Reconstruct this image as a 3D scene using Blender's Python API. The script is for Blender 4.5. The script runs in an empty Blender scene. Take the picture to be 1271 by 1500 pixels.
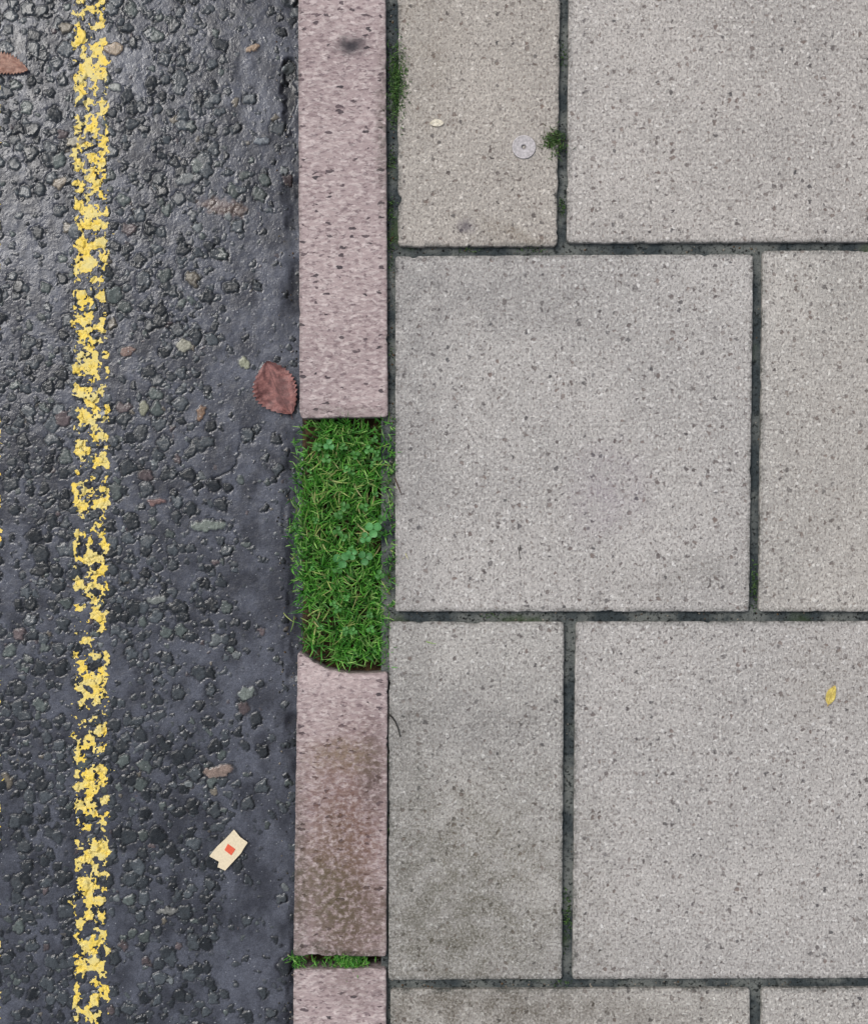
import bpy, math, random
import numpy as np
random.seed(7); rng=np.random.default_rng(11)
S=1/870.0; H=1.70; ROADZ=-0.10
scene=bpy.context.scene
def P(u,v,z=0.0):
    k=(H-z)/H
    return ((u-635.5)*S*k,(750-v)*S*k,z)
def lin(r,g,b):
    f=lambda c:(c/255/12.92) if c/255<=0.04045 else ((c/255+0.055)/1.055)**2.4
    return (f(r),f(g),f(b))
# ------------------------------------------------------------ numpy noise
def hsh(ix,iy,seed):
    n=(ix.astype(np.int64)*374761393+iy.astype(np.int64)*668265263+seed*974126177)&0xffffffff
    n=((n^(n>>13))*1274126177)&0xffffffff
    n=n^(n>>16)
    return n/4294967296.0
def vn(u,v,seed=0):
    iu=np.floor(u);iv=np.floor(v);fu=u-iu;fv=v-iv
    fu=fu*fu*(3-2*fu);fv=fv*fv*(3-2*fv)
    a=hsh(iu,iv,seed);b=hsh(iu+1,iv,seed);c=hsh(iu,iv+1,seed);d=hsh(iu+1,iv+1,seed)
    return (a*(1-fu)+b*fu)*(1-fv)+(c*(1-fu)+d*fu)*fv
def fbm(u,v,seed=0,o=3):
    r=0;a=.5;t=0
    for i in range(o):
        r=r+a*vn(u*2**i+i*17.3,v*2**i+i*9.1,seed+i*31);t+=a;a*=.5
    return r/t
def sstep(a,b,x):
    t=np.clip((x-a)/(b-a),0,1);return t*t*(3-2*t)
# ------------------------------------------------------------ nodes
class NT:
    def __init__(s,name):
        s.m=bpy.data.materials.new(name);s.m.use_nodes=True;s.t=s.m.node_tree;s.n=s.t.nodes
        s.b=s.n['Principled BSDF'];s.co=s.n.new('ShaderNodeNewGeometry').outputs['Position'];s.wc=None
    def L(s,a,b): s.t.links.new(a,b)
    def put(s,sock,v):
        if isinstance(v,bpy.types.NodeSocket): s.L(v,sock)
        elif isinstance(v,tuple) and len(v)==3 and sock.type=='RGBA': sock.default_value=(*v,1)
        else: sock.default_value=v
    def math(s,op,a,b=0.0,c=0.0,clamp=False):
        n=s.n.new('ShaderNodeMath');n.operation=op;n.use_clamp=clamp
        s.put(n.inputs[0],a);s.put(n.inputs[1],b);s.put(n.inputs[2],c);return n.outputs[0]
    def mix(s,f,a,b,mode='MIX'):
        n=s.n.new('ShaderNodeMix');n.data_type='RGBA';n.blend_type=mode
        s.put(n.inputs['Factor'],f);s.put(n.inputs[6],a);s.put(n.inputs[7],b);return n.outputs[2]
    def mp(s,scale=(1,1,1),loc=(0,0,0),co=None):
        n=s.n.new('ShaderNodeMapping');s.put(n.inputs['Vector'],co or s.co)
        n.inputs['Scale'].default_value=scale;n.inputs['Location'].default_value=loc;return n.outputs[0]
    def noise(s,scale,detail=3,rough=.55,co=None,color=False):
        n=s.n.new('ShaderNodeTexNoise');s.put(n.inputs['Vector'],co or s.co)
        n.inputs['Scale'].default_value=scale;n.inputs['Detail'].default_value=detail;n.inputs['Roughness'].default_value=rough
        return n.outputs[1] if color else n.outputs[0]
    def rng(s,v,a,b,c=0.0,d=1.0,smooth=True):
        n=s.n.new('ShaderNodeMapRange');n.interpolation_type='SMOOTHSTEP' if smooth else 'LINEAR'
        s.put(n.inputs[0],v);s.put(n.inputs[1],a);s.put(n.inputs[2],b);s.put(n.inputs[3],c);s.put(n.inputs[4],d);return n.outputs[0]
    def warp(s,amt,scale,co=None):
        c=s.noise(scale,2,.6,co,True)
        a=s.n.new('ShaderNodeVectorMath');a.operation='SUBTRACT';s.L(c,a.inputs[0]);a.inputs[1].default_value=(.5,.5,.5)
        b=s.n.new('ShaderNodeVectorMath');b.operation='SCALE';s.L(a.outputs[0],b.inputs[0]);b.inputs['Scale'].default_value=amt
        d=s.n.new('ShaderNodeVectorMath');d.operation='ADD';s.L(b.outputs[0],d.inputs[0]);s.put(d.inputs[1],co or s.co)
        return d.outputs[0]
    def specks(s,scale,prob,r0,r1,co,soft=.08):
        n=s.n.new('ShaderNodeTexVoronoi');n.voronoi_dimensions='2D';s.put(n.inputs['Vector'],co);n.inputs['Scale'].default_value=scale
        sp=s.n.new('ShaderNodeSeparateColor');s.L(n.outputs['Color'],sp.inputs[0])
        pres=s.math('GREATER_THAN',sp.outputs[0],1-prob)
        r=s.math('MULTIPLY_ADD',sp.outputs[1],r1-r0,r0)
        q=s.math('SUBTRACT',r,n.outputs['Distance'])
        return s.math('MULTIPLY',s.rng(q,0.0,soft),pres), sp.outputs[2]
    def blob(s,u,v,ru,rv,small=False):
        if s.wc is None: s.wc=s.warp(.09,11);s.wf=s.warp(.02,60)
        x,y,_=P(u,v,0)
        n=s.n.new('ShaderNodeVectorMath');n.operation='SUBTRACT';s.L(s.wf if small else s.wc,n.inputs[0]);n.inputs[1].default_value=(x,y,0)
        m=s.n.new('ShaderNodeVectorMath');m.operation='MULTIPLY';s.L(n.outputs[0],m.inputs[0]);m.inputs[1].default_value=(1/(ru*S),1/(rv*S),0)
        l=s.n.new('ShaderNodeVectorMath');l.operation='LENGTH';s.L(m.outputs[0],l.inputs[0])
        return s.rng(l.outputs['Value'],1.35,.1)
    def bump(s,h,strength,dist,prev=None):
        n=s.n.new('ShaderNodeBump');n.inputs['Strength'].default_value=strength;n.inputs['Distance'].default_value=dist
        s.L(h,n.inputs['Height'])
        if prev: s.L(prev,n.inputs['Normal'])
        return n.outputs[0]
    def done(s,col,rough=.8,nrm=None,spec=.3):
        s.put(s.b.inputs['Base Color'],col);s.put(s.b.inputs['Roughness'],rough)
        s.b.inputs['Specular IOR Level'].default_value=spec
        if nrm: s.L(nrm,s.b.inputs['Normal'])
        return s.m
    def attr(s,name='Col',out='Color'):
        n=s.n.new('ShaderNodeAttribute');n.attribute_name=name;return n.outputs[out]
def mat_slab():
    t=NT('concrete_slab')
    oi=t.n.new('ShaderNodeObjectInfo')
    w=t.warp(.012,150)
    c=t.mix(t.rng(t.noise(4,3),.3,.7),lin(172,168,164),lin(190,185,180))
    st=t.mp((1.25,.8,1),(1,2,0))
    n1=t.noise(190,2,.7)
    c=t.mix(t.math('MULTIPLY',t.rng(n1,.47,.66),.85),c,lin(220,216,210))
    n2=t.noise(240,2,.7,st)
    c=t.mix(t.math('MULTIPLY',t.rng(n2,.50,.64),.72),c,lin(118,113,109))
    c=t.mix(t.math('MULTIPLY',t.rng(t.noise(45,3,.6,t.mp(loc=(7,1,0))),.5,.7),.35),c,lin(142,137,133))
    big=t.noise(24,4,.7)
    clus=t.rng(big,.35,.6,.6,1.0)
    d1,r1=t.specks(82,.30,.04,.34,w)
    d2,r2=t.specks(150,.33,.12,.43,t.mp(loc=(.3,.7,0),co=w))
    l1,r3=t.specks(115,.30,.08,.38,t.mp(loc=(1.3,.2,0),co=w))
    c=t.mix(t.math('MULTIPLY',t.math('MULTIPLY',d2,.66),clus),c,t.mix(r2,lin(92,88,88),lin(134,124,116)))
    c=t.mix(t.math('MULTIPLY',l1,.74),c,t.mix(r3,lin(242,239,234),lin(206,201,196)))
    c=t.mix(t.math('MULTIPLY',t.math('MULTIPLY',d1,.85),clus),c,t.mix(r1,lin(58,58,62),lin(128,112,104)))
    c=t.mix(1.0,c,oi.outputs['Color'],'MULTIPLY')
    grime=t.rng(t.noise(260,2,.7,t.mp(loc=(1,9,0))),.35,.65,.35,1.0)
    gm=t.math('MULTIPLY',t.rng(big,.35,.62,.35,1.0),grime)
    for (u,v,ru,rv,col,a) in [(690,430,190,75,(100,98,98),.55),(690,1290,210,190,(92,88,70),.78),(640,1390,150,90,(78,74,56),.6),
                              (700,1050,150,80,(98,96,94),.52),(720,1480,300,50,(84,76,62),.9),(760,345,60,14,(120,104,80),.45),
                              (600,650,70,330,(108,106,106),.5),(600,1150,50,280,(94,92,84),.5),(1240,700,120,400,(150,140,130),.3),(890,720,70,70,(150,134,148),.4),(1190,1000,80,60,(120,112,100),.3),
                              (620,60,60,160,(120,108,92),.4),(1000,850,160,40,(112,108,102),.35),(900,1400,160,40,(110,106,96),.35)]:
        c=t.mix(t.math('MULTIPLY',t.math('MULTIPLY',t.blob(u,v,ru,rv),gm),a),c,lin(*col))
    c=t.mix(t.math('MULTIPLY',t.blob(682,332,15,11,True),.6),c,lin(86,78,88))
    e=t.math('MULTIPLY',t.attr('Col','Fac'),t.rng(big,.38,.6,.2,1.0))
    c=t.mix(t.math('MULTIPLY',e,grime),c,lin(74,76,72))
    h=t.math('ADD',n1,t.math('MULTIPLY',t.math('SUBTRACT',l1,d1),.45))
    h=t.math('SUBTRACT',h,t.math('MULTIPLY',n2,.7))
    n=t.bump(h,.8,.0022)
    return t.done(c,t.rng(n1,.4,.6,.5,.85),n,.35)
def mat_kerb():
    t=NT('pink_granite_kerb')
    st=t.mp((.5,1,1))
    w=t.warp(.011,150,st)
    c=t.mix(t.rng(t.noise(6,3),.3,.7),lin(166,148,147),lin(182,164,162))
    n1=t.noise(170,2,.7,st)
    c=t.mix(t.math('MULTIPLY',t.rng(n1,.45,.66),.8),c,lin(206,192,188))
    c=t.mix(t.math('MULTIPLY',t.rng(t.noise(200,2,.7,t.mp((.5,1,1),(4,2,0))),.50,.66),.66),c,lin(124,106,107))
    d1,r1=t.specks(92,.28,.05,.33,w)
    d2,_=t.specks(160,.28,.12,.40,t.mp(loc=(.4,.8,0),co=w))
    l1,_=t.specks(120,.25,.1,.36,t.mp(loc=(1.4,.8,0),co=w))
    c=t.mix(t.math('MULTIPLY',d2,.58),c,lin(106,90,94))
    c=t.mix(t.math('MULTIPLY',l1,.5),c,lin(224,210,206))
    c=t.mix(t.math('MULTIPLY',d1,.88),c,t.mix(r1,lin(50,46,52),lin(100,84,88)))
    gr=t.rng(t.noise(90,4,.75,t.mp(loc=(3,3,0))),.36,.6,.15,1.0)
    for (u,v,ru,rv,col,a) in [(505,1235,80,200,(112,80,66),.85),(510,1340,85,85,(88,74,58),.8),(545,1130,25,80,(74,60,54),.7),(500,985,85,30,(212,192,188),.5),(500,1110,60,30,(120,104,72),.5),
                              (437,1280,14,170,(76,68,54),.7),(500,1396,95,14,(62,58,42),.85),(560,180,12,150,(84,78,70),.6),(500,600,80,12,(90,80,76),.5),(520,1450,60,30,(110,96,92),.4),(480,1290,50,90,(92,90,62),.45)]:
        c=t.mix(t.math('MULTIPLY',t.math('MULTIPLY',t.blob(u,v,ru,rv,ru<30),gr),a),c,lin(*col))
    c=t.mix(t.math('MULTIPLY',t.blob(515,68,26,17,True),.95),c,lin(46,44,50))
    e=t.math('MULTIPLY',t.attr('Col','Fac'),gr)
    c=t.mix(t.math('MULTIPLY',e,.6),c,lin(84,76,74))
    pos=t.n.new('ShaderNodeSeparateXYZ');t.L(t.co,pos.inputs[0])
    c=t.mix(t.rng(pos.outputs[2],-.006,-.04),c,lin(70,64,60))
    h=t.math('SUBTRACT',t.math('ADD',n1,t.noise(50,2,.5,st)),t.math('MULTIPLY',d1,.6))
    return t.done(c,.75,t.bump(h,.8,.0025),.3)
def mat_mortar():
    t=NT('joint_mortar')
    c=t.mix(t.rng(t.noise(14,3,.6),.4,.60),lin(62,69,71),lin(112,115,111))
    c=t.mix(t.rng(t.noise(160,2,.7),.5,.7),c,lin(34,38,38))
    c=t.mix(t.math('MULTIPLY',t.rng(t.noise(9,3,.6,t.mp(loc=(5,3,0))),.58,.72),.7),c,lin(60,76,46))
    return t.done(c,.9,t.bump(t.noise(180,2,.7),.9,.004),.2)
def mat_soil():
    t=NT('soil')
    c=t.mix(t.rng(t.noise(60,4,.7),.35,.65),lin(38,30,22),lin(82,66,46))
    return t.done(c,.95,t.bump(t.noise(150,3,.7),.9,.004),.15)
def mat_road():
    t=NT('asphalt')
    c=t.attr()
    f=t.rng(t.noise(420,2,.7),.3,.7,.74,1.26)
    g=t.n.new('ShaderNodeCombineColor')
    for i in range(3): t.L(f,g.inputs[i])
    c=t.mix(1.0,c,g.outputs[0],'MULTIPLY')
    glint,_=t.specks(300,.025,.1,.4,t.warp(.004,200))  # tiny bright glints painted into the asphalt base colour
    c=t.mix(t.math('MULTIPLY',glint,.6),c,lin(180,182,186))
    return t.done(c,t.rng(t.noise(60,2),.4,.6,.12,.34),t.bump(t.noise(220,2,.6),.45,.0013),.5)
def mat_paint():
    t=NT('worn_yellow_paint')
    c=t.mix(t.rng(t.noise(45,4,.7),.35,.65),lin(232,214,138),lin(250,216,88))
    c=t.mix(t.math('MULTIPLY',t.rng(t.noise(200,3,.7),.54,.70),.6),c,lin(160,142,90))
    return t.done(c,.55,t.bump(t.noise(260,3,.7),.5,.001),.4)
def mat_vcol(name,rough=.6,spec=.3,trans=0.0,var=.2,bs=300):
    t=NT(name)
    c=t.attr()
    f=t.rng(t.noise(bs,2,.7),.3,.7,1-var,1+var)
    g=t.n.new('ShaderNodeCombineColor')
    for i in range(3): t.L(f,g.inputs[i])
    c=t.mix(1.0,c,g.outputs[0],'MULTIPLY')
    m=t.done(c,rough,None,spec)
    if trans>0:
        tr=t.n.new('ShaderNodeBsdfTranslucent');t.L(c,tr.inputs['Color'])
        ms=t.n.new('ShaderNodeMixShader');ms.inputs[0].default_value=trans
        t.L(t.b.outputs[0],ms.inputs[1]);t.L(tr.outputs[0],ms.inputs[2])
        t.L(ms.outputs[0],t.n['Material Output'].inputs['Surface'])
    return m
M_slab=mat_slab();M_kerb=mat_kerb();M_mort=mat_mortar();M_soil=mat_soil();M_road=mat_road();M_paint=mat_paint()
M_grass=mat_vcol('grass_blades',.45,.4,.3,.12);M_leaf=mat_vcol('dry_leaf',.5,.35,.1,.22);M_card=mat_vcol('card',.7,.3,0,.06);M_metal=mat_vcol('weathered_metal',.6,.3,0,.25)
M_twig=mat_vcol('twig_bark',.8,.2,0,.2)
# ------------------------------------------------------------ mesh helpers
def link(o):
    scene.collection.objects.link(o);return o
def add(name,V,F,mat,cols=None,smooth=True):
    me=bpy.data.meshes.new(name);V=np.asarray(V,dtype=np.float64)
    if isinstance(F,np.ndarray):
        n=len(F);k=F.shape[1]
        me.vertices.add(len(V));me.vertices.foreach_set('co',V.ravel())
        me.loops.add(n*k);me.loops.foreach_set('vertex_index',F.ravel().astype(np.int32))
        me.polygons.add(n);me.polygons.foreach_set('loop_start',np.arange(0,n*k,k,dtype=np.int32))
        me.update(calc_edges=True)
    else: me.from_pydata([tuple(v) for v in V],[],F)
    if cols is not None:
        a=me.color_attributes.new('Col','FLOAT_COLOR','POINT')
        c=np.ones((len(V),4));c[:,:3]=cols;a.data.foreach_set('color',c.ravel())
    me.polygons.foreach_set('use_smooth',np.full(len(me.polygons),smooth))
    me.materials.append(mat);me.validate()
    return link(bpy.data.objects.new(name,me))
def gridfaces(nx,ny,mask=None):
    i=np.arange(nx-1)[None,:]+np.arange(ny-1)[:,None]*nx
    F=np.stack([i,i+1,i+1+nx,i+nx],-1).reshape(-1,4)
    if mask is not None:
        mk=mask.reshape(-1);F=F[mk[F].sum(1)>=4]
    return F
def block(name,quad,ztop,zbot,mat,bev,jit,seed,color=None,step=.006,grime=.009,topcurve=None):
    """dressed stone/slab: a worn top surface on a grid, rounded arrises, chipped outline and side walls.
       quad = TL,TR,BR,BL in plan units"""
    TL,TR,BR,BL=[np.array(P(u,v,0)[:2]) for u,v in quad]
    Lw=np.linalg.norm(TR-TL);Lh=np.linalg.norm(TL-BL)
    def lines(L):
        e=[0,bev*.35,bev*.75,bev*1.2,grime*.5,grime]
        m=list(np.linspace(grime,L-grime,max(3,int(L/step)))[1:-1])
        return np.array(e+m+[L-q for q in e[::-1]])
    sx=lines(Lw);sy=lines(Lh)
    X,Y=np.meshgrid(sx,sy)
    s=(X/Lw)[...,None];t=(Y/Lh)[...,None]
    Q=(BL*(1-s)+BR*s)*(1-t)+(TL*(1-s)+TR*s)*t
    qx=Q[...,0].copy();qy=Q[...,1].copy()
    def edge(coord,k):
        a=fbm(coord*70+seed*3.3,coord*0+k*11+.5,seed+k,3)-.5
        ch=np.clip(fbm(coord*45+seed*5.1,coord*0+k*7+.5,seed+k+40,3)-.66,0,1)
        return a*jit*2.0+ch*jit*22
    f=lambda d:np.exp(-d/.012)
    qx+=edge(Y,1)*f(X);qx-=edge(Y,2)*f(Lw-X)
    qy+=edge(X,3)*f(Y);qy-=edge(X,4)*f(Lh-Y)
    if topcurve is not None:
        qy-=topcurve(s[...,0])*S*(t[...,0]**3)
    d=np.minimum(np.minimum(X,Lw-X),np.minimum(Y,Lh-Y))
    bl=bev*(.6+.9*fbm(qx*60,qy*60,seed+9,2))
    z=ztop-bl*.9*np.clip(1-d/(bev*1.2),0,1)**2+.0006*(fbm(qx*9,qy*9,seed+20,3)-.5)
    for cx,cy in ((0,0),(Lw,0),(0,Lh),(Lw,Lh)):
        r=np.hypot(X-cx,Y-cy);k=np.clip(1-r/.006,0,1)**2
        qx+=np.sign(Lw/2-cx)*k*.0018;qy+=np.sign(Lh/2-cy)*k*.0018
    ny,nx=X.shape
    V=np.stack([qx,qy,z],-1).reshape(-1,3)
    C=np.clip(1-d/grime,0,1).reshape(-1)
    F=gridfaces(nx,ny)
    idx=np.arange(nx*ny).reshape(ny,nx)
    loop=np.concatenate([idx[0,:],idx[1:,-1],idx[-1,-2::-1],idx[-2:0:-1,0]])
    b=V[loop].copy();b[:,2]=zbot
    n=len(loop);o=len(V);V=np.vstack([V,b]);C=np.concatenate([C,np.ones(n)])
    i=np.arange(n);j=(i+1)%n
    W=np.stack([loop[j],loop[i],o+i,o+j],-1)
    F=np.vstack([F,W])
    ob=add(name,V,F,mat,cols=np.repeat(C[:,None],3,1),smooth=True)
    me=ob.data
    sm=np.ones(len(me.polygons),dtype=bool);sm[-n:]=False
    me.polygons.foreach_set('use_smooth',sm)
    if color: ob.color=(*color,1)
    return ob
# ------------------------------------------------------------ ground
def sheet(name,x0,x1,y0,y1,z,mat,col=None):
    return add(name,[(x0,y0,z),(x1,y0,z),(x1,y1,z),(x0,y1,z)],[(0,1,2,3)],mat,cols=None if col is None else np.tile(col,(4,1)),smooth=False)
sheet('ground',-150,150,-150,150,-.25,M_soil)
KX=P(435,0)[0]
sheet('pavement',P(558,0)[0],14,-15,15,-.008,M_mort)
# ------------------------------------------------------------ slabs
sl=[([(583,-165),(823,-165),(815,361),(583,361)],(.93,.89,.84)),
 ([(834,-165),(1362,-165),(1362,354),(830,356)],(.99,.97,.955)),
 ([(579,375),(1103,372),(1097,896),(579,896)],(.97,.965,.965)),
 ([(1117,367),(1642,365),(1642,896),(1111,896)],(.99,.98,.955)),
 ([(570,911),(826,911),(823,1435),(569,1436)],(.94,.94,.93)),
 ([(843,911),(1370,910),(1370,1433),(838,1435)],(.96,.955,.955)),
 ([(572,1450),(1098,1448),(1098,1972),(572,1972)],(.92,.91,.88)),
 ([(1115,1448),(1640,1446),(1640,1970),(1115,1970)],(.98,.97,.95))]
R_=lambda x0,y0,x1,y1:[(x0,y0),(x1,y0),(x1,y1),(x0,y1)]
for r,(x0,y0,y1) in enumerate([(1376,-165,354),(1656,367,896),(1384,911,1433),(1654,1448,1970)]):
    for k in range(6): sl.append((R_(x0+k*538,y0,x0+k*538+525,y1),(.98,.97,.95)))
for r in [-1,-2,-3,-4,-5]:
    y0=-165+r*538
    for k in range(8):
        off=-270 if r%2==0 else 0
        x0=579+k*538+off;x1=x0+525;x0=max(x0,579)
        sl.append((R_(x0,y0,x1,y0+525),(.98,.97,.95)))
for r in range(5):
    y0=1985+r*538
    for k in range(8):
        off=-270 if r%2==0 else 0
        x0=572+k*538+off;x1=x0+525;x0=max(x0,572)
        sl.append((R_(x0,y0,x1,y0+525),(.98,.97,.95)))
for i,(p,c) in enumerate(sl):
    block('paving_slab',p,0.0,-.05,M_slab,.0016,.0008 if i else .0016,i+3,c,step=.005 if i<8 else .03)
# ------------------------------------------------------------ kerbs
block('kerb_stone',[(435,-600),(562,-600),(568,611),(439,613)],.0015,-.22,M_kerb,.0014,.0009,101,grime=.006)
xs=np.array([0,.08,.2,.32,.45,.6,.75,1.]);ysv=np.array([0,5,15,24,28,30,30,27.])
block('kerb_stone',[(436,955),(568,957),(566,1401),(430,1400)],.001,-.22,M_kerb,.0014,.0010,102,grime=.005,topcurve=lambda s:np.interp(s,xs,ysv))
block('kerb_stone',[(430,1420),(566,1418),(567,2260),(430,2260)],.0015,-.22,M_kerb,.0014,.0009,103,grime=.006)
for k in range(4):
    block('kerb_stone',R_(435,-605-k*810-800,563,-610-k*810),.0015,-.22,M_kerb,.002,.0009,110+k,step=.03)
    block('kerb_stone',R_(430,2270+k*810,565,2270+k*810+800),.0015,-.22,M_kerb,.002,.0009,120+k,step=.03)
us=np.arange(434,584,2.0);vs=np.arange(1440,590,-2.0)
U,Vv=np.meshgrid(us,vs);hh=-.045+.022*fbm(U/18,Vv/18,5,4)-.05*sstep(446,434,U)
V=np.stack([(U-635.5)*S,(750-Vv)*S,hh],-1).reshape(-1,3)
add('soil_bed',V,gridfaces(len(us),len(vs)),M_soil)
# ------------------------------------------------------------ road
BW=(-400,-400,520,1900)
def mktable(cell,seed,dens,rmin,rmax):
    r=np.random.default_rng(seed);nx=int((BW[2]-BW[0])/cell)+3;ny=int((BW[3]-BW[1])/cell)+3
    cx=(np.arange(nx)[None,:]+r.uniform(.12,.88,(ny,nx)))*cell+BW[0]
    cy=(np.arange(ny)[:,None]+r.uniform(.12,.88,(ny,nx)))*cell+BW[1]
    K=6
    ang=(np.arange(K)[:,None,None]*2*math.pi/K+r.uniform(-.45,.45,(K,ny,nx))+r.uniform(0,6,(ny,nx)))
    rad=r.uniform(rmin,rmax,(ny,nx))
    rk=rad*r.uniform(.5,1.1,(K,ny,nx))
    return dict(cell=cell,cx=cx,cy=cy,ca=np.cos(ang),sa=np.sin(ang),rk=rk,rad=rad,pres=r.random((ny,nx))<dens(cx,cy),id=r.random((ny,nx)),id2=r.random((ny,nx)),ht=r.uniform(.35,1,(ny,nx)),tx=r.normal(0,1,(ny,nx)),ty=r.normal(0,1,(ny,nx)),nx=nx,ny=ny)
def dens_big(u,v):
    d=.82-.62*sstep(290,400,u+60*(vn(u/70,v/70,4)-.5))
    d=d-.5*sstep(.5,.70,fbm(u/85,v/110,77,3))
    d=d+.35*sstep(260,60,v)*sstep(260,340,u)
    d=d-.40*np.exp(-((u-330)/100)**2-((v-720)/220)**2)
    return np.clip(d,.09,.85)
TB=mktable(24,1,lambda u,v:dens_big(u,v),6.5,12.5)
TM=mktable(15,2,lambda u,v:np.clip(dens_big(u,v)-.10,.18,.6),3.5,7)
TS=mktable(8,3,lambda u,v:np.clip(dens_big(u,v)*.35,.12,.3),1.8,3.8)
def stones(U,V,T):
    c=T['cell'];best=np.full(U.shape,9.);bi=np.zeros(U.shape,int);bj=np.zeros(U.shape,int)
    iu=np.floor((U-BW[0])/c).astype(int);iv=np.floor((V-BW[1])/c).astype(int)
    for a in (-1,0,1):
        for b in (-1,0,1):
            i=np.clip(iu+a,0,T['nx']-1);j=np.clip(iv+b,0,T['ny']-1)
            dx=U-T['cx'][j,i];dy=V-T['cy'][j,i]
            d=np.zeros(U.shape)
            for k in range(6): d=np.maximum(d,(dx*T['ca'][k][j,i]+dy*T['sa'][k][j,i])/T['rk'][k][j,i])
            d=.72*d+.28*np.sqrt(dx*dx+dy*dy)/T['rad'][j,i]
            d=np.where(T['pres'][j,i],d,9)
            m=d<best;best=np.where(m,d,best);bi=np.where(m,i,bi);bj=np.where(m,j,bj)
    dx=(U-T['cx'][bj,bi])/c;dy=(V-T['cy'][bj,bi])/c
    tilt=dx*T['tx'][bj,bi]+dy*T['ty'][bj,bi]
    return best,T['id'][bj,bi],T['id2'][bj,bi],T['ht'][bj,bi],tilt
PEB=[(270,507,12,9,(150,148,132)),(357,532,9,8,(150,152,130)),(210,597,7,12,(132,132,112)),(188,515,6,8,(128,104,94)),(320,1130,13,9,(140,122,112)),
 (305,770,16,8,(118,126,118)),(370,71,9,6,(160,136,112)),(361,1016,12,9,(126,134,128)),(295,605,6,12,(130,104,84)),(230,735,8,5,(120,94,90)),(167,72,9,8,(150,132,110)),
 (168,128,10,7,(146,150,144)),(88,268,8,9,(130,118,102)),(385,206,11,6,(112,118,124)),(245,1335,9,5,(116,116,112)),
 (272,262,7,10,(106,110,110)),(230,878,8,6,(116,120,116)),(110,208,8,7,(150,142,122))]
CR=[[(258,725),(280,712),(300,700),(322,697),(342,688),(350,668),(352,640),(347,625)]]
def road_fn(U,V):
    wu=U+5.0*(vn(U/7,V/7,21)-.5)+3.0*(vn(U/2.6,V/2.6,24)-.5);wv=V+5.0*(vn(U/7,V/7,22)-.5)+3.0*(vn(U/2.6,V/2.6,25)-.5)
    h=.0020*(fbm(U/40,V/40,8,3)-.5)+.0008*(fbm(U/8,V/8,9,2)-.5)
    bl=np.array(lin(86,89,99));bd=np.array(lin(56,58,66))
    n=np.clip((fbm(U/26,V/34,12,4)[...,None]-.3)/.4,0,1);nf=vn(U/3,V/3,13)[...,None]
    sm=(1-dens_big(U,V))[...,None]
    col=bd*(1-n)+bl*n;col=col*(.85+.25*sm)*(.83+.34*nf)
    top=np.zeros(U.shape)
    for T,A,cs in ((TS,.0009,.7),(TM,.0017,.95),(TB,.0025,1.0)):
        d,i1,i2,ht,tl=stones(wu,wv,T)
        m=sstep(1.0,.80,d);h=h*(1-.7*m)+A*ht*m*(1+.9*np.clip(tl,-1,1))-A*.5*np.exp(-((d-1.08)/.12)**2)
        c=np.empty(U.shape+(3,))
        dk=np.array(lin(26,30,33));mid=np.array(lin(80,86,90))
        c[:]=dk+(mid-dk)*(i2[...,None]**1.3)
        for lo,hi,cc in ((.86,.94,(90,98,95)),(.94,.965,(98,86,86)),(.965,.98,(128,120,106)),(.98,1.01,(126,132,132))):
            s=(i1>=lo)&(i1<hi);c[s]=np.array(lin(*cc))*(.55+.5*i2[s][:,None])
        c=c*(.75+.5*vn(U/4,V/4,33)[...,None])
        mm=(sstep(1.02,.92,d)*cs*.95)[...,None]
        col=col*(1-mm)+c*mm
        shade_ring=(np.exp(-((d-1.07)/.15)**2)*(.3+.65*vn(U/11,V/11,90))*cs)[...,None]  # crevice shadow around each stone, painted into the vertex colour
        col=col*(1-shade_ring)+np.array(lin(8,9,11))*shade_ring
        top=np.maximum(top,m*ht*(A/.003))
    for (u,v,a,b,cc) in PEB:
        rot=(u*7+v*3)%3;dx=wu-u;dy=wv-v
        d=np.sqrt(((dx*math.cos(rot)*.35+dy*math.sin(rot)*.35+dx*.75)/a)**2+((dy)/b)**2)
        m=sstep(1.05,.85,d)
        h=h*(1-m)+m*.0020;col=col*(1-m[...,None])+np.array(lin(*cc))*(.6+.6*vn(U/3,V/3,44)[...,None])*m[...,None]
        shade_ring=(np.exp(-((d-1.12)/.1)**2)*.6)[...,None];col=col*(1-shade_ring)+np.array(lin(20,21,24))*shade_ring  # same painted crevice shade around the pebbles
    for pl in CR:
        dm=np.full(U.shape,99.)
        for (a,b) in zip(pl[:-1],pl[1:]):
            ax,ay=a;bx,by=b;t=np.clip(((wu-ax)*(bx-ax)+(wv-ay)*(by-ay))/((bx-ax)**2+(by-ay)**2),0,1)
            dm=np.minimum(dm,np.hypot(wu-ax-t*(bx-ax),wv-ay-t*(by-ay)))
        m=sstep(2.4,.6,dm)*sstep(.3,.5,vn(U/12,V/12,92));h=h-.002*m;col=col*(1-.5*m[...,None])
    g=sstep(1.2,.5,np.hypot((U-330)/38,(V-304-.15*(U-330))/13)+1.2*(fbm(U/6,V/6,60,3)-.5))[...,None]*.5
    col=col*(1-g)+np.array(lin(136,116,106))*g
    e=sstep(413,434,U+14*(vn(U/9,V/22,70)-.5))*(.10+.6*sstep(.42,.6,vn(U*0,V/60,71)))
    e2=np.maximum(e,sstep(1.1,.5,np.hypot((U-424)/13,(V-130)/60)+1.0*(fbm(U/10,V/10,61)-.5)))
    h=h-.006*e2;col=col*(1-.65*e2[...,None])
    fade=sstep(-190,-150,U)*sstep(-190,-150,V)*sstep(1690,1650,V)
    h=h*fade
    colf=np.array(lin(58,61,68))*(.8+.4*vn(U/30,V/30,5)[...,None])
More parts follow.
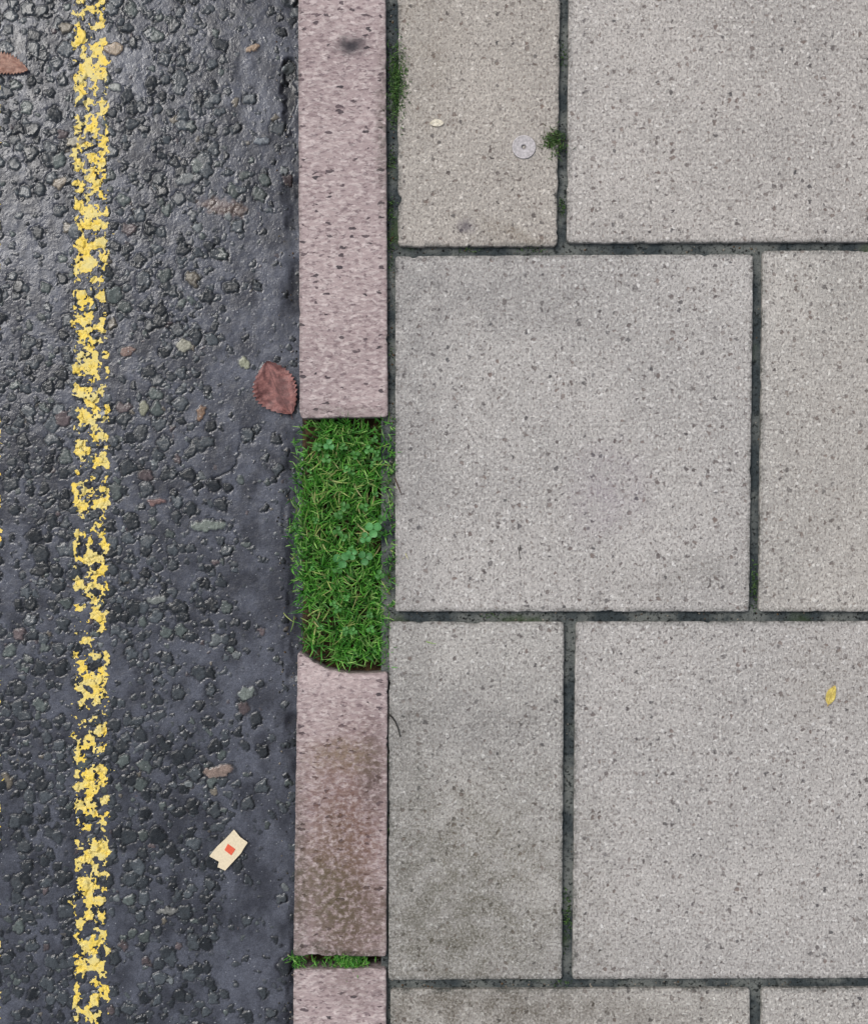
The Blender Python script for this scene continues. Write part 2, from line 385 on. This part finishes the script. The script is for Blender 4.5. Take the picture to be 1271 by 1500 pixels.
    col=col*fade[...,None]+colf*(1-fade[...,None])
    return h,col,top
kR=(H-ROADZ)/H
st=1.25
us=np.concatenate([np.linspace(-9000,-200,60)[:-1],np.arange(-200,462,st)])
vs=np.concatenate([np.linspace(-12000,-200,80)[:-1],np.arange(-200,1700,st),np.linspace(1700,13500,80)[1:]])[::-1]
U,V=np.meshgrid(us,vs)
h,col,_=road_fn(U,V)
XYZ=np.stack([(U-635.5)*S*kR,(750-V)*S*kR,ROADZ+h],-1).reshape(-1,3)
XYZ[:,0]=np.minimum(XYZ[:,0],KX+.02)
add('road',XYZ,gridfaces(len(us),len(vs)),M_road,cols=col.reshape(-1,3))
for (a,b,sd) in ((104,160,0),(-54,1,9)):
    us=np.arange(a-8,b+9,.9)
    vs=np.concatenate([np.linspace(-12000,-150,300)[:-1],np.arange(-150,1650,.9),np.linspace(1650,13500,300)[1:]])[::-1]
    U,V=np.meshgrid(us,vs)
    h,_,top=road_fn(U,V)
    wu=U+11*(fbm(U/8,V/8,51+sd,3)-.5)+5*(vn(U*0,V/60,57)-.5)
    edge=sstep(a-2,a+7,wu)*sstep(b+4,b-5,wu)
    qu=U+8*(vn(U/5,V/5,81)-.5);qv=V+8*(vn(U/5,V/5,82)-.5)
    m=fbm(qu/10,qv/10,52+sd,2)+.40*(fbm(U/3.2,V/3.2,53+sd,2)-.5)+.14*(top-.35)
    m=m-.5+.5*edge
    mask=m>.445
    far=(V<-150)|(V>1650)
    mask=mask|(far&(edge>.5)&(vn(U/13,V/13,3)>.3))
    X=np.stack([(U-635.5)*S*kR,(750-V)*S*kR,ROADZ+h+.0006+np.where(far,.003,0)],-1).reshape(-1,3)
    F=gridfaces(len(us),len(vs),mask)
    used=np.unique(F);re=np.zeros(len(X),int);re[used]=np.arange(len(used))
    add('yellow_line',X[used],re[F],M_paint)
# ------------------------------------------------------------ grass and moss
def blades(name,bases,lmin,lmax,w,tilt,cols,z0,seg=5,upbias=None,mat=None):
    V=[];F=[];C=[]
    for (u,v) in bases:
        x,y,_=P(u,v,0);L=random.uniform(lmin,lmax);az=random.uniform(0,2*math.pi)
        if upbias and random.random()<.45: az=random.gauss(upbias,.9)
        el=math.radians(random.uniform(*tilt));bend=random.uniform(.1,1.1);turn=random.uniform(-.6,.6)
        c0=np.array(lin(*random.choice(cols)))*random.uniform(.65,1.3);ww=w*random.uniform(.6,1.25)
        p=np.array([x,y,z0+random.uniform(-.004,.004)]);b0=len(V)
        for i in range(seg+1):
            t=i/seg;a=az+turn*t;e=el-bend*t
            wd=ww*(1-t**2.2)*.5+.00012
            s=np.array([-math.sin(a),math.cos(a),0])*wd
            V.append(p-s);V.append(p+s)
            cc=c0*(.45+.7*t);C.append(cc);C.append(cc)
            p=p+np.array([math.cos(a)*math.cos(e),math.sin(a)*math.cos(e),math.sin(e)])*L/seg
            if p[2]<z0+.002:p[2]=z0+.002
        for i in range(seg): F.append((b0+2*i,b0+2*i+1,b0+2*i+3,b0+2*i+2))
    return V,F,C
G=[(100,174,62),(82,154,52),(126,192,80),(54,118,38),(160,204,112),(92,162,68)]
pts=[]
while len(pts)<4100:
    u=random.uniform(440,572);v=random.uniform(617,982)
    if v>950+ (u-437)*.38 : continue
    if v>979: continue
    if u<464 and v<668 and random.random()<.8: continue
    if u<450 and v>880 and random.random()<.8: continue
    if vn(np.array([u/16.]),np.array([v/16.]),200)[0]<.36 and random.random()<.7: continue
    pts.append((u,v))
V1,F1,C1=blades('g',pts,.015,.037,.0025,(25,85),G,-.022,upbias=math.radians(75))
pts=[(random.gauss(437,4),random.uniform(640,880)) for _ in range(100)]+[(random.gauss(433,4),random.gauss(790,26)) for _ in range(70)]
V2,F2,C2=blades('g',pts,.008,.020,.0021,(15,60),G,-.006)
pts=[(random.uniform(570,576),random.uniform(620,830)) for _ in range(60)]
V3,F3,C3=blades('g',pts,.006,.016,.0018,(30,70),G,-.006)
pts=[(random.gauss(500,35),random.uniform(640,950)) for _ in range(130)]
V4,F4,C4=blades('g',pts,.018,.034,.0020,(5,50),[(186,200,116),(196,192,126),(150,186,86)],-.010)
VV=[];FF=[];CC=[]
for a,b,c in ((V1,F1,C1),(V2,F2,C2),(V3,F3,C3),(V4,F4,C4)):
    o=len(VV);VV+=a;FF+=[tuple(i+o for i in f) for f in b];CC+=c
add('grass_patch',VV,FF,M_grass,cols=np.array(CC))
def tuft(name,pts,lmin,lmax,w,z0,cols):
    a,b,c=blades(name,pts,lmin,lmax,w,(15,80),cols,z0,seg=3)
    return add(name,a,b,M_grass,cols=np.array(c))
MO=[(84,120,56),(66,104,46),(106,146,70),(54,80,42)]
tuft('moss_clump',[(random.gauss(583,6.5),random.gauss(118,26)) for _ in range(1000)],.003,.010,.0014,-.003,MO)
tuft('moss_clump',[(random.gauss(574,3),random.choice([232,305,350,170])+random.gauss(0,9)) for _ in range(160)],.002,.006,.0012,-.007,MO)
tuft('moss_clump',[(random.gauss(811,8),random.gauss(207,9)) for _ in range(300)],.003,.012,.0014,-.001,MO+[(90,92,60)])
tuft('moss_clump',[(random.gauss(1106,3),random.gauss(858,16)) for _ in range(130)],.002,.006,.0012,-.008,MO)
tuft('moss_clump',[(random.gauss(831,3),random.gauss(1345,20)) for _ in range(130)],.002,.006,.0012,-.008,MO)
JM=[]
for _ in range(18):
    q=random.random()
    if q<.3: cu,cv=random.uniform(580,1270),random.choice([366,903,1442])
    elif q<.7: cu,cv=571,random.uniform(200,1500)
    else: cu,cv=random.choice([(824,80),(824,300),(1110,500),(1108,640),(833,1000),(832,1250)])
    JM+=[(random.gauss(cu,3 if q>.3 else 9),random.gauss(cv,9 if q>.3 else 2.5)) for _ in range(24)]
tuft('joint_moss',JM,.002,.005,.0012,-.008,MO)
p=[(random.gauss(511,12),random.gauss(1409,8)) for _ in range(420)]+[(random.gauss(434,4),random.gauss(1408,5)) for _ in range(70)]+[(random.uniform(440,480),random.gauss(1408,3)) for _ in range(25)]
tuft('grass_tuft',p,.006,.018,.0018,-.010,G)
# clover
V=[];F=[];C=[]
CL=[(547,775,10),(535,788,7),(500,820,10),(515,812,7),(535,817,9),(482,652,7),(478,672,6),(505,742,6),(556,842,6),(494,835,6)]
CL+=[(random.uniform(450,565),random.uniform(640,940),random.uniform(3.5,6)) for _ in range(34)]
for (u,v,r) in CL:
    x,y,_=P(u,v,.008);z=random.uniform(.004,.012) if r>6 else random.uniform(-.004,.008);a0=random.uniform(0,6)
    base=np.array(lin(100,168,98) if r>6 else lin(96,160,80))*random.uniform(.7,1.15)
    for k in range(3):
        a=a0+k*2.094;cx=x+math.cos(a)*r*S*.72;cy=y+math.sin(a)*r*S*.72;b=len(V)
        V.append((cx,cy,z-.001));C.append(base*1.1)
        tl=random.uniform(-.3,.3)
        for q in range(12):
            th=q*math.pi/6;rr=r*S*.62*(1-.22*math.exp(-((th)/.4)**2)-.22*math.exp(-((th-2*math.pi)/.4)**2))
            V.append((cx+math.cos(th+a)*rr,cy+math.sin(th+a)*rr,z+.0015*math.sin(th*2)+rr*tl*math.cos(th)));C.append(base*.9)
        for q in range(12):F.append((b,b+1+q,b+1+(q+1)%12))
    b=len(V);V+=[(x-.0004,y,z-.001),(x+.0004,y,z-.001),(x+.003,y+.003,-.03),(x+.002,y+.003,-.03)];C+=[base*.6]*4;F.append((b,b+1,b+2,b+3))
add('clover',V,F,M_grass,cols=np.array(C))
# ------------------------------------------------------------ leaves
def leaf(name,base,tip,width,z,c1,c2,vein,serr=.05,peak=.5,curl=.006,asym=0.0,stalk=10,nv=7):
    b=np.array(P(*base,z)[:2]);t=np.array(P(*tip,z)[:2]);L=np.linalg.norm(t-b);d=(t-b)/L;n=np.array([-d[1],d[0]])
    W=width*S*.5;na,nb=90,41;V=[];C=[]
    c1=np.array(lin(*c1));c2=np.array(lin(*c2));vein=np.array(lin(*vein))
    for i in range(na):
        s=i/(na-1);w=W*(max(1e-4,math.sin(math.pi*s**(math.log(.5)/math.log(peak))))**.72)
        for j in range(nb):
            q=2*j/(nb-1)-1
            e=1+serr*(abs(((s*14+.3*abs(q))%1)-.5)*2-.5)*(abs(q)>.8)
            ww=w*e*(1+asym*q)
            p=b+d*L*s+n*ww*q+n*.04*L*math.sin(s*3)
            zz=z+.0012+curl*abs(q)**1.6*(.6+.5*math.sin(s*9+q*2))*W/.03+.0006*math.sin(s*nv*6.28+abs(q)*3)*abs(q)
            vv=math.exp(-(q*w/.0006)**2)
            ph=((s-abs(q)*.16)*nv)%1;vv=max(vv,.35*math.exp(-((min(ph,1-ph))/.07)**2)*(abs(q)<.92))
            m=float(fbm(np.array([s*9+3]),np.array([q*5+5]),int(base[0]),3)[0])
            m=min(1,max(0,(m-.3)/.4));cc=(c1*(1-m)+c2*m);cc=cc*(1-.6*vv)+vein*.6*vv
            V.append((p[0],p[1],zz));C.append(cc)
    F=gridfaces(nb,na)
    V=list(V)
    if stalk:
        o=len(V);q=b-d*stalk*S
        for pp,zz in ((b+n*.0009,z+.002),(b-n*.0009,z+.002),(q-n*.0006+n*.002,z+.003),(q+n*.0006+n*.002,z+.003)): V.append((pp[0],pp[1],zz));C.append(vein)
        F=np.vstack([F,[[o,o+1,o+2,o+3]]])
    return add(name,V,F,M_leaf,cols=np.array(C))
leaf('fallen_leaf',(427,607),(391,530),66,ROADZ+.004,(116,78,76),(164,114,108),(90,56,54),.16,.52,.006,.08,8)
leaf('fallen_leaf',(-22,92),(42,104),32,ROADZ+.004,(140,98,82),(172,132,114),(120,80,66),.3,.4,.003,.1,0,5)
leaf('fallen_leaf',(1212,1032),(1222,1004),14,.001,(206,182,90),(226,206,120),(180,140,60),.0,.45,.0006,0,3,2)
leaf('petal',(629,181),(650,181),11,.001,(222,212,190),(236,228,210),(200,190,168),.05,.5,.0006,0,0,2)
# ------------------------------------------------------------ card ticket
def plate(name,pts,z,th,col,parent=None):
    n=len(pts);V=[P(u,v,z) for u,v in pts];V+=[(a,b,c+th) for a,b,c in V]
    F=[tuple(range(n,2*n)),tuple(range(n-1,-1,-1))]+[(i,(i+1)%n,(i+1)%n+n,i+n) for i in range(n)]
    o=add(name,V,F,M_card,cols=np.tile(lin(*col),(2*n,1)),smooth=False)
    if parent:o.parent=parent
    return o
tk=bpy.data.objects.new('card_ticket',None);link(tk)
plate('card',[(343,1215),(352,1226),(363,1234),(357,1243),(353,1250),(341,1263),(330,1275),(319,1270),(321,1262),(307,1254),(318,1240),(331,1228)][::-1],ROADZ+.005,.0008,(238,222,190),tk)
plate('orange_square',[(334,1236),(345,1244),(339,1253),(329,1245)][::-1],ROADZ+.0060,.0004,(236,104,76),tk)
# ------------------------------------------------------------ metal stud
x0,y0,_=P(767,215,.002);prof=[(.0200,-.001,130),(.0200,.0014,125),(.0192,.0020,214),(.0178,.0017,182),(.0160,.0015,186),(.0060,.0016,194),(.0034,.0015,140),(.0028,.0007,60),(.0026,-.004,40),(.0001,-.004,40)]
V=[];C=[];n=48
for r,z,g in prof:
    for k in range(n):
        a=2*math.pi*k/n;V.append((x0+r*math.cos(a),y0+r*math.sin(a),z));C.append(lin(g,g*.97,g*.97))
F=[(i*n+k,i*n+(k+1)%n,(i+1)*n+(k+1)%n,(i+1)*n+k) for i in range(len(prof)-1) for k in range(n)]
add('metal_stud',V,F,M_metal,cols=np.array(C))
# ------------------------------------------------------------ twigs
def twig(name,pts,r,z,col):
    V=[];F=[];C=[];n=6;m=len(pts)
    for i,(u,v) in enumerate(pts):
        x,y,_=P(u,v,z);a=pts[min(i+1,m-1)];b=pts[max(i-1,0)]
        d=np.array([a[0]-b[0],-(a[1]-b[1])],float);d/=np.linalg.norm(d);nn=np.array([-d[1],d[0]])
        rr=r*(1-.6*i/m)
        for k in range(n):
            t=k*math.pi/3;V.append((x+nn[0]*rr*math.cos(t),y+nn[1]*rr*math.cos(t),z+rr+rr*math.sin(t)));C.append(lin(*col))
    for i in range(m-1):
        for k in range(n):F.append((i*n+k,i*n+(k+1)%n,(i+1)*n+(k+1)%n,(i+1)*n+k))
    return add(name,V,F,M_twig,cols=np.array(C))
twig('twig',[(569,1046),(574,1050),(579,1057),(583,1067),(586,1079)],.0016,.001,(58,56,52))
twig('twig',[(578,700),(583,712),(587,722)],.0010,.001,(90,70,60))
twig('twig',[(762,798),(760,808),(761,818)],.0008,.0,(70,66,64))
# grit lying in the joints and along the gutter
V=[];F=[];C=[]
def grit(u,v,z,r,c):
    x,y,_=P(u,v,z);b=len(V);k=5;a0=random.uniform(0,6)
    for q in range(k):
        a=a0+q*2*math.pi/k;rr=r*random.uniform(.6,1.2);V.append((x+math.cos(a)*rr,y+math.sin(a)*rr,z-r*.3));C.append(c)
    V.append((x,y,z+r*.7));C.append(c)
    for q in range(k):F.append((b+q,b+(q+1)%k,b+k))
GC=[(70,68,64),(44,44,42),(120,112,100),(96,76,56),(150,142,130),(30,30,28)]
for _ in range(800):
    q=random.random();c=lin(*random.choice(GC));r=random.uniform(.0008,.0024)
    if q<.35: grit(random.uniform(568,577),random.uniform(-50,1550),-.007,r,c)
    elif q<.6: grit(random.uniform(580,1290),random.choice([366,903,1442])+random.uniform(-5,5),-.007,r,c)
    elif q<.7: grit(random.choice([825,1109,833])+random.uniform(-4,4),random.uniform(0,1500),-.0075,r*.8,c)
    elif q<.9: grit(random.uniform(405,436),random.uniform(-50,1550),ROADZ+.001,r,c)
    else: grit(random.uniform(440,570),random.choice([random.uniform(612,640),random.uniform(930,985),random.uniform(1403,1418)]),-.026,r,c)
add('grit',V,F,M_twig,cols=np.array(C),smooth=False)
# ------------------------------------------------------------ light, camera
w=bpy.data.worlds.new('World');scene.world=w;w.use_nodes=True
nt=w.node_tree;bg=nt.nodes['Background'];sky=nt.nodes.new('ShaderNodeTexSky');sky.sky_type='NISHITA';sky.sun_disc=False
sky.sun_elevation=math.radians(50);sky.sun_rotation=math.radians(-50);sky.dust_density=3
hs=nt.nodes.new('ShaderNodeHueSaturation');hs.inputs['Saturation'].default_value=.36
nt.links.new(sky.outputs[0],hs.inputs['Color']);nt.links.new(hs.outputs[0],bg.inputs['Color']);bg.inputs['Strength'].default_value=.15
sd=bpy.data.lights.new('sun','SUN');sd.energy=1.05;sd.angle=math.radians(28);sd.color=(1,.975,.94)
so=link(bpy.data.objects.new('sun',sd))
from mathutils import Vector
az=math.radians(140);el=math.radians(50)
dirv=Vector((math.cos(az)*math.cos(el),math.sin(az)*math.cos(el),math.sin(el)))
so.rotation_euler=dirv.to_track_quat('Z','Y').to_euler()
cd=bpy.data.cameras.new('camera');cd.sensor_fit='VERTICAL';cd.sensor_height=24;cd.lens=24*H/(1500*S);cd.clip_start=.05;cd.clip_end=500
co=link(bpy.data.objects.new('camera',cd));co.location=(0,0,H);scene.camera=co
scene.view_settings.view_transform='Standard';scene.view_settings.look='None';scene.view_settings.exposure=0
